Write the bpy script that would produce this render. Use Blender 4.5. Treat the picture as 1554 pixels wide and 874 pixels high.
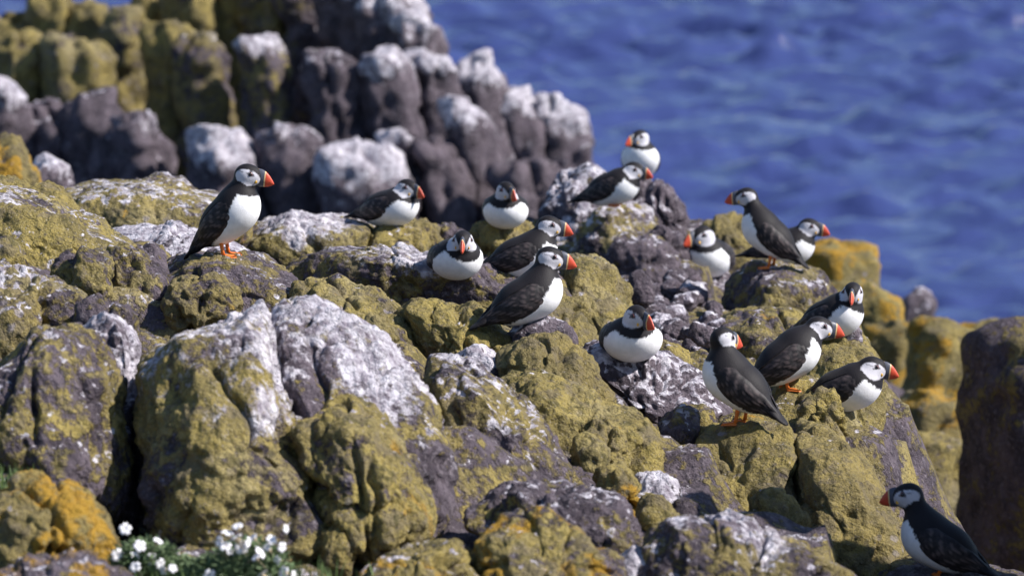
import bpy, math, random
import numpy as np
from mathutils import Vector, Matrix
from mathutils.bvhtree import BVHTree

for o in list(bpy.data.objects):
    bpy.data.objects.remove(o)
scene = bpy.context.scene
col = scene.collection
R = math.radians

# ------------------------------------------------------------------ camera
H = 14.0                      # camera height above the sea
PITCH = R(8.0)
FPX = 7393.0                  # focal length in photograph pixels (1554 wide)
cam_d = bpy.data.cameras.new('camera')
cam = bpy.data.objects.new('camera', cam_d)
col.objects.link(cam)
cam.location = (0, 0, H)
cam.rotation_euler = (R(90) - PITCH, 0, 0)
cam_d.sensor_width = 36.0
cam_d.lens = 36.0 * FPX / 1554.0
cam_d.clip_start = 0.1
cam_d.clip_end = 20000
cam_d.dof.use_dof = True
cam_d.dof.focus_distance = 13.0
cam_d.dof.aperture_fstop = 5.4
scene.camera = cam

# ------------------------------------------------------------------ light
SUN = Vector((0.72, -0.12, 0.68)).normalized()
world = bpy.data.worlds.new('World')
scene.world = world
world.use_nodes = True
wn = world.node_tree
for n in list(wn.nodes):
    wn.nodes.remove(n)
sky = wn.nodes.new('ShaderNodeTexSky')
sky.sky_type = 'NISHITA'
sky.sun_disc = False
sky.sun_elevation = math.asin(SUN.z)
sky.sun_rotation = math.atan2(SUN.x, SUN.y)
sky.air_density = 1.0
sky.dust_density = 0.4
sky.ozone_density = 4.0
bg = wn.nodes.new('ShaderNodeBackground')
bg.inputs['Strength'].default_value = 0.095
wo = wn.nodes.new('ShaderNodeOutputWorld')
wn.links.new(sky.outputs[0], bg.inputs[0])
wn.links.new(bg.outputs[0], wo.inputs[0])
sd = bpy.data.lights.new('sun', 'SUN')
sd.energy = 5.0
sd.angle = R(0.5)
sd.color = (1.0, 0.95, 0.90)
so = bpy.data.objects.new('sun', sd)
col.objects.link(so)
so.location = (8, 10, 30)
so.rotation_euler = SUN.to_track_quat('Z', 'Y').to_euler()
scene.view_settings.view_transform = 'Standard'
scene.view_settings.look = 'None'
scene.view_settings.gamma = 1.0
scene.view_settings.exposure = 0.58
scene.view_settings.use_curve_mapping = False

# ------------------------------------------------------------------ helpers
CAM = np.array([0, 0, H])
RT = np.array([1.0, 0, 0])
FW = np.array([0, math.cos(PITCH), -math.sin(PITCH)])
UP = np.array([0, math.sin(PITCH), math.cos(PITCH)])

def at(px, py, D):
    """world point seen at photograph pixel (px, py) at depth D"""
    return CAM + D * (FW + RT * ((px - 777) / FPX) + UP * ((437 - py) / FPX))

_rng = np.random.RandomState(7)
_perm = np.tile(_rng.permutation(256), 3).astype(np.int64)
_g = _rng.normal(size=(256, 3))
_g /= np.linalg.norm(_g, axis=1)[:, None]

def perlin(p):
    i = np.floor(p).astype(np.int64)
    f = p - i
    w = f * f * f * (f * (f * 6 - 15) + 10)
    i &= 255
    r = np.zeros(len(p))
    for dx in (0, 1):
        wx = w[:, 0] if dx else 1 - w[:, 0]
        a = _perm[i[:, 0] + dx]
        for dy in (0, 1):
            wy = w[:, 1] if dy else 1 - w[:, 1]
            b = _perm[a + i[:, 1] + dy]
            for dz in (0, 1):
                wz = w[:, 2] if dz else 1 - w[:, 2]
                g = _g[_perm[b + i[:, 2] + dz]]
                r += wx * wy * wz * (g[:, 0] * (f[:, 0] - dx) + g[:, 1] * (f[:, 1] - dy) + g[:, 2] * (f[:, 2] - dz))
    return r * 1.6

def fbm(p, octv, gain=0.5):
    r = 0; a = 1.0
    for k in range(octv):
        r = r + a * perlin(p * (2.03 ** k) + 17.3 * k)
        a *= gain
    return r

def mesh_obj(name, verts, faces, mat, parent=None, smooth=True, loc=None):
    verts = np.asarray(verts, dtype=np.float64)
    me = bpy.data.meshes.new(name)
    if isinstance(faces, np.ndarray):
        nv, nf, k = len(verts), len(faces), faces.shape[1]
        me.vertices.add(nv)
        me.vertices.foreach_set('co', verts.ravel())
        me.loops.add(nf * k)
        me.polygons.add(nf)
        me.loops.foreach_set('vertex_index', faces.ravel().astype(np.int32))
        me.polygons.foreach_set('loop_start', np.arange(0, nf * k, k, dtype=np.int32))
        me.update(calc_edges=True)
    else:
        me.from_pydata([tuple(v) for v in verts], [], faces)
    me.validate()
    if smooth:
        me.polygons.foreach_set('use_smooth', np.ones(len(me.polygons), dtype=bool))
    for m in (mat if isinstance(mat, (list, tuple)) else [mat]):
        me.materials.append(m)
    o = bpy.data.objects.new(name, me)
    col.objects.link(o)
    if loc is not None:
        o.location = loc
    if parent is not None:
        o.parent = parent
    return o

def tag(o, label=None, cat=None, group=None, kind=None):
    if label: o['label'] = label
    if cat: o['category'] = cat
    if group: o['group'] = group
    if kind: o['kind'] = kind
    return o

def empty(name, loc=(0, 0, 0), rz=0):
    o = bpy.data.objects.new(name, None)
    col.objects.link(o)
    o.location = loc
    o.rotation_euler = (0, 0, rz)
    o.empty_display_size = 0.05
    return o

# ------------------------------------------------------------------ materials
class N:
    """tiny node-building helper"""
    def __init__(self, name):
        self.m = bpy.data.materials.new(name)
        self.m.use_nodes = True
        self.t = self.m.node_tree
        for n in list(self.t.nodes):
            self.t.nodes.remove(n)
        self.out = self.t.nodes.new('ShaderNodeOutputMaterial')
        self.b = self.t.nodes.new('ShaderNodeBsdfPrincipled')
        self.t.links.new(self.b.outputs[0], self.out.inputs[0])
    def put(self, sock, v):
        if hasattr(v, 'is_linked') or hasattr(v, 'links'):
            self.t.links.new(v, sock)
        else:
            if isinstance(v, tuple) and len(v) == 3 and sock.type == 'RGBA':
                v = v + (1,)
            sock.default_value = v
    def bs(self, **k):
        for a, v in k.items():
            self.put(self.b.inputs[a.replace('_', ' ')], v)
    def pos(self):
        return self.t.nodes.new('ShaderNodeNewGeometry').outputs['Position']
    def normal(self):
        return self.t.nodes.new('ShaderNodeNewGeometry').outputs['Normal']
    def sep(self, v):
        n = self.t.nodes.new('ShaderNodeSeparateXYZ'); self.put(n.inputs[0], v); return n.outputs
    def mapp(self, v, s):
        n = self.t.nodes.new('ShaderNodeMapping'); self.put(n.inputs['Vector'], v)
        n.inputs['Scale'].default_value = s; return n.outputs[0]
    def noise(self, v, scale, detail=4, rough=0.55, dist=0.0, color=False):
        n = self.t.nodes.new('ShaderNodeTexNoise'); self.put(n.inputs['Vector'], v)
        n.inputs['Scale'].default_value = scale; n.inputs['Detail'].default_value = detail
        n.inputs['Roughness'].default_value = rough; n.inputs['Distortion'].default_value = dist
        return n.outputs['Color' if color else 'Fac']
    def voro(self, v, scale, feature='F1', out='Distance', rnd=1.0):
        n = self.t.nodes.new('ShaderNodeTexVoronoi'); self.put(n.inputs['Vector'], v)
        n.feature = feature; n.inputs['Scale'].default_value = scale
        n.inputs['Randomness'].default_value = rnd
        return n.outputs[out]
    def ma(self, op, a, b=0.0, c=0.0, clamp=False):
        n = self.t.nodes.new('ShaderNodeMath'); n.operation = op; n.use_clamp = clamp
        self.put(n.inputs[0], a); self.put(n.inputs[1], b); self.put(n.inputs[2], c); return n.outputs[0]
    def step(self, v, lo, hi):
        n = self.t.nodes.new('ShaderNodeMapRange'); n.interpolation_type = 'SMOOTHSTEP'
        self.put(n.inputs[0], v); self.put(n.inputs[1], lo); self.put(n.inputs[2], hi)
        return n.outputs[0]
    def mix(self, f, a, b):
        n = self.t.nodes.new('ShaderNodeMix'); n.data_type = 'RGBA'
        self.put(n.inputs[0], f); self.put(n.inputs[6], a); self.put(n.inputs[7], b); return n.outputs[2]
    def attr(self, name, kind='OBJECT', out='Fac'):
        n = self.t.nodes.new('ShaderNodeAttribute'); n.attribute_type = kind; n.attribute_name = name
        return n.outputs[out]
    def bump(self, h, strength, dist):
        n = self.t.nodes.new('ShaderNodeBump'); self.put(n.inputs['Height'], h)
        n.inputs['Strength'].default_value = strength; n.inputs['Distance'].default_value = dist
        return n.outputs[0]

def make_rock_material():
    s = N('lichen_rock')
    P = s.pos(); nz = s.sep(s.normal())[2]
    lich = s.attr('lichen'); gua = s.attr('guano'); ora = s.attr('orange')
    # bare rock: dark, slightly purple basalt
    n1 = s.noise(P, 9, 6, 0.62)
    n2 = s.noise(P, 55, 5, 0.6)
    rock = s.mix(s.step(n1, 0.32, 0.7), (0.050, 0.039, 0.048), (0.150, 0.120, 0.142))
    rock = s.mix(s.step(n2, 0.50, 0.72), rock, (0.19, 0.16, 0.18))
    # crusty olive lichen
    l1 = s.noise(P, 4.5, 7, 0.62, 0.3)
    l2 = s.noise(P, 38, 5, 0.65)
    lm = s.ma('ADD', s.ma('MULTIPLY', l1, 0.72), s.ma('MULTIPLY', l2, 0.45))
    thr = s.ma('SUBTRACT', 0.95, s.ma('MULTIPLY', lich, 0.54))
    lmask = s.step(lm, s.ma('SUBTRACT', thr, 0.035), s.ma('ADD', thr, 0.035))
    c1 = s.noise(P, 7, 5, 0.6)
    c2 = s.noise(P, 95, 4, 0.7)
    lc = s.mix(s.step(c1, 0.34, 0.66), (0.170, 0.134, 0.048), (0.330, 0.255, 0.074))
    lc = s.mix(s.step(s.noise(P, 3.1, 4), 0.52, 0.72), lc, (0.330, 0.275, 0.140))
    lc = s.mix(s.ma('MULTIPLY', s.step(c2, 0.50, 0.66), 0.8), lc, (0.060, 0.046, 0.022))
    lc = s.mix(s.ma('MULTIPLY', s.step(s.noise(P, 190, 3, .7), 0.52, 0.64), 0.6), lc, (0.42, 0.35, 0.16))
    # grey-brown crusts and darker greenish colonies, each rock with its own tone
    rndo = s.t.nodes.new('ShaderNodeObjectInfo').outputs['Random']
    lc = s.mix(s.ma('MULTIPLY', s.step(s.noise(P, 13, 5, .65, .4), 0.52, 0.60), 0.65), lc, (0.165, 0.135, 0.088))
    lc = s.mix(s.ma('MULTIPLY', s.step(s.noise(P, 19, 5, .65, .6), 0.56, 0.62), 0.7), lc, (0.090, 0.078, 0.030))
    lc = s.mix(s.ma('MULTIPLY', s.step(rndo, 0.45, 1.0), 0.32), lc, (0.150, 0.118, 0.062))
    c = s.mix(lmask, rock, lc)
    # dark bare pits and pale grains showing through everything
    c = s.mix(s.ma('MULTIPLY', s.step(s.noise(P, 70, 4, .75, .5), 0.58, 0.68), 0.75), c, (0.060, 0.048, 0.054))
    c = s.mix(s.ma('MULTIPLY', s.step(s.noise(P, 120, 3, .7), 0.63, 0.70), 0.6), c, (0.34, 0.30, 0.29))
    # orange lichen patches
    o1 = s.noise(P, 6.2, 6, 0.6, 0.4)
    thr2 = s.ma('SUBTRACT', 0.80, s.ma('MULTIPLY', ora, 0.33))
    omask = s.ma('MULTIPLY', s.step(o1, thr2, s.ma('ADD', thr2, 0.07)), s.step(l2, 0.33, 0.50))
    oc = s.mix(s.noise(P, 25, 3), (0.34, 0.215, 0.026), (0.42, 0.215, 0.018))
    c = s.mix(s.ma('MULTIPLY', omask, 0.9), c, oc)
    # grey pin-cushion lichens, small blotches
    v = s.voro(P, 17)
    vs = s.ma('ADD', v, s.ma('MULTIPLY', s.ma('SUBTRACT', s.noise(P, 60, 3), 0.5), 0.45))
    gm = s.ma('MULTIPLY', s.ma('SUBTRACT', 1.0, s.step(vs, 0.14, 0.24)), s.step(s.noise(P, 3.3, 2), 0.55, 0.66))
    c = s.mix(s.ma('MULTIPLY', gm, 0.7), c, (0.30, 0.27, 0.30))
    # guano: caps on tops, runs down the sides
    g1 = s.noise(P, 7.5, 7, 0.66, 0.35)
    g2 = s.noise(s.mapp(P, (34, 34, 3.0)), 1.0, 5, 0.62)
    g3 = s.noise(P, 46, 5, 0.7)
    gs = s.ma('ADD', s.ma('MULTIPLY', nz, 0.30), s.ma('ADD', s.ma('MULTIPLY', g1, 0.62), s.ma('ADD', s.ma('MULTIPLY', g2, 0.72), s.ma('MULTIPLY', g3, 0.34))))
    gt = s.ma('SUBTRACT', 1.345, s.ma('MULTIPLY', gua, 0.56))
    gmask = s.ma('MULTIPLY', s.step(gs, gt, s.ma('ADD', gt, 0.07)), s.step(gua, 0.02, 0.08))
    # the white cap painted by vertex attribute (where birds sit)
    cap = s.attr('cap', 'GEOMETRY')
    capm = s.step(s.ma('ADD', cap, s.ma('ADD', s.ma('MULTIPLY', s.ma('SUBTRACT', g1, 0.5), 2.4), s.ma('ADD', s.ma('MULTIPLY', s.ma('SUBTRACT', g2, 0.5), 1.6), s.ma('MULTIPLY', s.ma('SUBTRACT', g3, 0.5), 2.0)))), 0.45, 0.95)
    gmask = s.ma('MAXIMUM', gmask, capm)
    gc = s.mix(s.step(s.noise(P, 30, 5, 0.7), 0.35, 0.66), (0.27, 0.235, 0.28), (0.78, 0.745, 0.80))
    c = s.mix(s.ma('MULTIPLY', gmask, 0.93), c, gc)
    s.bs(Base_Color=c, Roughness=0.85)
    s.b.inputs['Specular IOR Level'].default_value = 0.25
    h = s.ma('ADD', s.ma('MULTIPLY', n2, 0.8), s.ma('ADD', s.ma('MULTIPLY', c2, 0.5), s.ma('ADD', s.ma('MULTIPLY', lmask, 0.35), s.ma('MULTIPLY', s.noise(P, 22, 5, 0.6), 1.4))))
    s.bs(Normal=s.bump(h, 1.0, 0.022))
    return s.m
ROCK = make_rock_material()

def make_sea_material():
    s = N('sea_water')
    P = s.pos()
    s.bs(Base_Color=(0.038, 0.054, 0.165), Roughness=0.08, IOR=1.33)
    s.b.inputs['Specular IOR Level'].default_value = 0.5
    h = s.ma('ADD', s.noise(s.mapp(P, (1.6, 2.6, 1)), 1.0, 5, 0.6), s.ma('MULTIPLY', s.noise(P, 6, 3), 0.25))
    s.bs(Normal=s.bump(h, 0.8, 0.14))
    return s.m
SEA = make_sea_material()

# ------------------------------------------------------------------ rocks
def cube_sphere(n, cache={}):
    if n in cache:
        return cache[n]
    idx = {}
    g = np.arange(n + 1)
    V = []; F = []
    key = {}
    t = np.tan((g / n * 2 - 1) * math.pi / 4)
    faces = []
    for ax in range(3):
        for sg in (0, n):
            a, b = [(1, 2), (2, 0), (0, 1)][ax]
            ids = np.empty((n + 1, n + 1), dtype=np.int64)
            for i in range(n + 1):
                for j in range(n + 1):
                    c = [0, 0, 0]; c[ax] = sg; c[a] = i; c[b] = j
                    kk = tuple(c)
                    if kk not in key:
                        key[kk] = len(V)
                        V.append((t[c[0]], t[c[1]], t[c[2]]))
                    ids[i, j] = key[kk]
            q = np.stack([ids[:-1, :-1], ids[1:, :-1], ids[1:, 1:], ids[:-1, 1:]], -1).reshape(-1, 4)
            if sg == 0:
                q = q[:, ::-1]
            faces.append(q)
    V = np.array(V); V /= np.linalg.norm(V, axis=1)[:, None]
    cache[n] = (V, np.concatenate(faces))
    return cache[n]

ROCKPTS = []      # (centre, half height) for the ground below
ALLROCK_V = []; ALLROCK_F = []; _off = 0

def rock_mesh(poly, D, thick=None, tilt=0.3, seed=0, px=3.4, sq=2.5, rough=1.0, crease=1.0, nmax=120, cap=0.0, facets=6, cells=1, yaw=0.0, grow=1.0):
    """closed boulder: the outline gives its width and height at depth D, `thick` its half depth in metres"""
    global _off
    poly = np.array(poly, float)
    c = (poly.min(0) + poly.max(0)) / 2
    d = (poly - c) * grow
    ang = np.arctan2(-d[:, 1], d[:, 0]); rad = np.hypot(d[:, 0], d[:, 1])
    o = np.argsort(ang); ang = ang[o]; rad = rad[o]
    A = np.concatenate([ang - 2 * math.pi, ang, ang + 2 * math.pi]); B = np.tile(rad, 3)
    tt = np.linspace(-math.pi, math.pi, 361)[:-1]
    # resample then smooth a little so corners are worn
    rr = np.interp(tt, A, B)
    k = np.exp(-0.5 * (np.arange(-12, 13) / 5.0) ** 2); k /= k.sum()
    rr = np.convolve(np.concatenate([rr[-12:], rr, rr[:12]]), k, 'valid')
    s = D / FPX
    w, h = (poly.max(0) - poly.min(0)) * s
    size = math.sqrt(w * h) / 2
    if thick is None:
        thick = size * 1.15
    n = int(max(8, min(nmax, math.pi * max(w, h) / s / 4 / px)))
    V, F = cube_sphere(n)
    lat = np.hypot(V[:, 0], V[:, 2])
    m = (lat ** sq + np.abs(V[:, 1]) ** sq) ** (-1 / sq)
    L = V * m[:, None]
    phi = np.arctan2(L[:, 2], L[:, 0])
    r = np.interp(phi, np.append(tt, math.pi), np.append(rr, rr[0])) * s
    rho = np.hypot(L[:, 0], L[:, 2])
    x = rho * r * np.cos(phi); z = rho * r * np.sin(phi); y = L[:, 1] * thick
    nr = np.stack([V[:, 0] / np.maximum(r, 1e-4), V[:, 1] / thick, V[:, 2] / np.maximum(r, 1e-4)], 1)
    nr /= np.linalg.norm(nr, axis=1)[:, None]
    Q = np.stack([x, y, z], 1)
    rs = np.random.RandomState(seed + 11)
    off = rs.uniform(-50, 50, 3)
    # worn flat faces: planes that shave the rounded form
    for _ in range(facets):
        v = rs.normal(size=3) * np.array([1, .8, .9]); v[1] = -abs(v[1]) if rs.rand() < .75 else v[1]
        v /= np.linalg.norm(v)
        q = Q @ v
        lim = q.max() * rs.uniform(.74, .93)
        ex = q - lim; kk = .03 * size
        ex = np.where(ex > kk, ex, np.where(ex < -kk, 0, (ex + kk) ** 2 / (4 * kk)))
        Q = Q - v * (ex * .85)[:, None]
    dsp = 0.085 * size * fbm(Q * (1.1 / size) + off, 2)
    dsp += 0.028 * size * fbm(Q * (3.2 / size) + off, 3)
    rid = np.stack([Q[:, 0] * 2.2, Q[:, 1] * 2.2, Q[:, 2] * .7], 1)
    dsp -= 0.045 * size * np.abs(perlin(rid * (1.5 / size) + off + 9))
    dsp += rough * (0.011 * fbm(Q * 11 + off, 4, .62) + 0.006 * np.abs(perlin(Q * 34 + off)) + .003 * perlin(Q * 80 + off))
    # joints: a few cells meeting in narrow creases, running steeply
    K = max(3, int(3 + size * 11)) * cells
    S = rs.uniform(-1, 1, (K, 3)) * np.array([w / 2, thick, h / 2])
    st = np.array([1.5, 1.0, 0.55])
    Qw = Q + 0.09 * size * np.stack([perlin(Q * (3 / size) + off + 3), perlin(Q * (3 / size) + off + 5), perlin(Q * (3 / size) + off + 7)], 1) + .012 * np.stack([perlin(Q * 18 + off + 3), perlin(Q * 18 + off + 5), perlin(Q * 18 + off + 7)], 1)
    dd = np.sqrt((((Qw[:, None, :] - S[None]) * st) ** 2).sum(2))
    dd.sort(axis=1)
    e = (dd[:, 1] - dd[:, 0])
    var = .35 + .65 * np.clip(perlin(Q * (2 / size) + off + 20) * 2 + .5, 0, 1)
    dsp -= crease * var * (.060 * size * np.exp(-e / (.12 * size)) + .055 * size * np.exp(-e / (0.016 * size + 0.004)))
    if size > .07:
        K2 = int(min(60, 14 + size * 110))
        S2 = rs.uniform(-1, 1, (K2, 3)) * np.array([w / 2, thick, h / 2])
        d2 = np.sqrt((((Qw[:, None, :] - S2[None]) * np.array([1.2, 1, .8])) ** 2).sum(2))
        d2.partition(1, axis=1)
        e2 = d2[:, 1] - d2[:, 0]
        v2 = np.clip(perlin(Q * (2.6 / size) + off + 31) * 2.2 + .35, 0, 1)
        hgt = rs.uniform(-1, 1, K2)
        dsp -= crease * v2 * (.012 * np.exp(-e2 / .030) + .010 * np.exp(-e2 / .006))
        for _ in range(2 + int(size * 7)):
            v = rs.normal(size=3) * np.array([1, .7, .45]); v /= np.linalg.norm(v)
            wob = .05 * size * perlin(Q * (2.2 / size) + off + 40) + .010 * perlin(Q * 22 + off + 44)
            g = np.abs(Q @ v - rs.uniform(-.6, .6) * size + wob)
            m = np.clip(perlin(Q * (1.3 / size) + off + rs.uniform(0, 90)) * 3 + .6, 0, 1)
            dsp -= crease * m * (.022 * np.exp(-(g / .008) ** 2) + .012 * np.exp(-g / .03))
    Q = Q + nr * dsp[:, None]
    Q[:, 1] += tilt * Q[:, 2] - yaw * Q[:, 0]
    ctr = at(c[0], c[1], D)
    W = Q[:, :1] * RT + Q[:, 1:2] * FW + Q[:, 2:3] * UP
    F2 = F
    capv = np.clip((nr[:, 2] - 0.25) * 1.4, 0, 1) * cap + (cap - 1.0) * 0.9
    ROCKPTS.append((ctr, h / 2, w / 2))
    ALLROCK_V.append(W + ctr); ALLROCK_F.append(F2 + _off); _off += len(W)
    return W, F2, ctr, capv

def boulder(name, label, D, poly, lichen=0.7, guano=0.0, orange=0.2, cap=0.0, group=None, parent=None, cat='rock', **k):
    W, F, ctr, capv = rock_mesh(poly, D, seed=int(abs(poly[0][0] * 7 + poly[0][1] * 3 + D * 10)) % 9999, cap=cap, **k)
    o = mesh_obj(name, W, F, ROCK, loc=tuple(ctr))
    a = o.data.attributes.new('cap', 'FLOAT', 'POINT')
    a.data.foreach_set('value', capv.astype(np.float32))
    o['lichen'] = float(lichen); o['guano'] = float(guano + .10); o['orange'] = float(orange)
    if parent is not None:
        o.parent = parent
    else:
        tag(o, label, cat, group)
    return o

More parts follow.
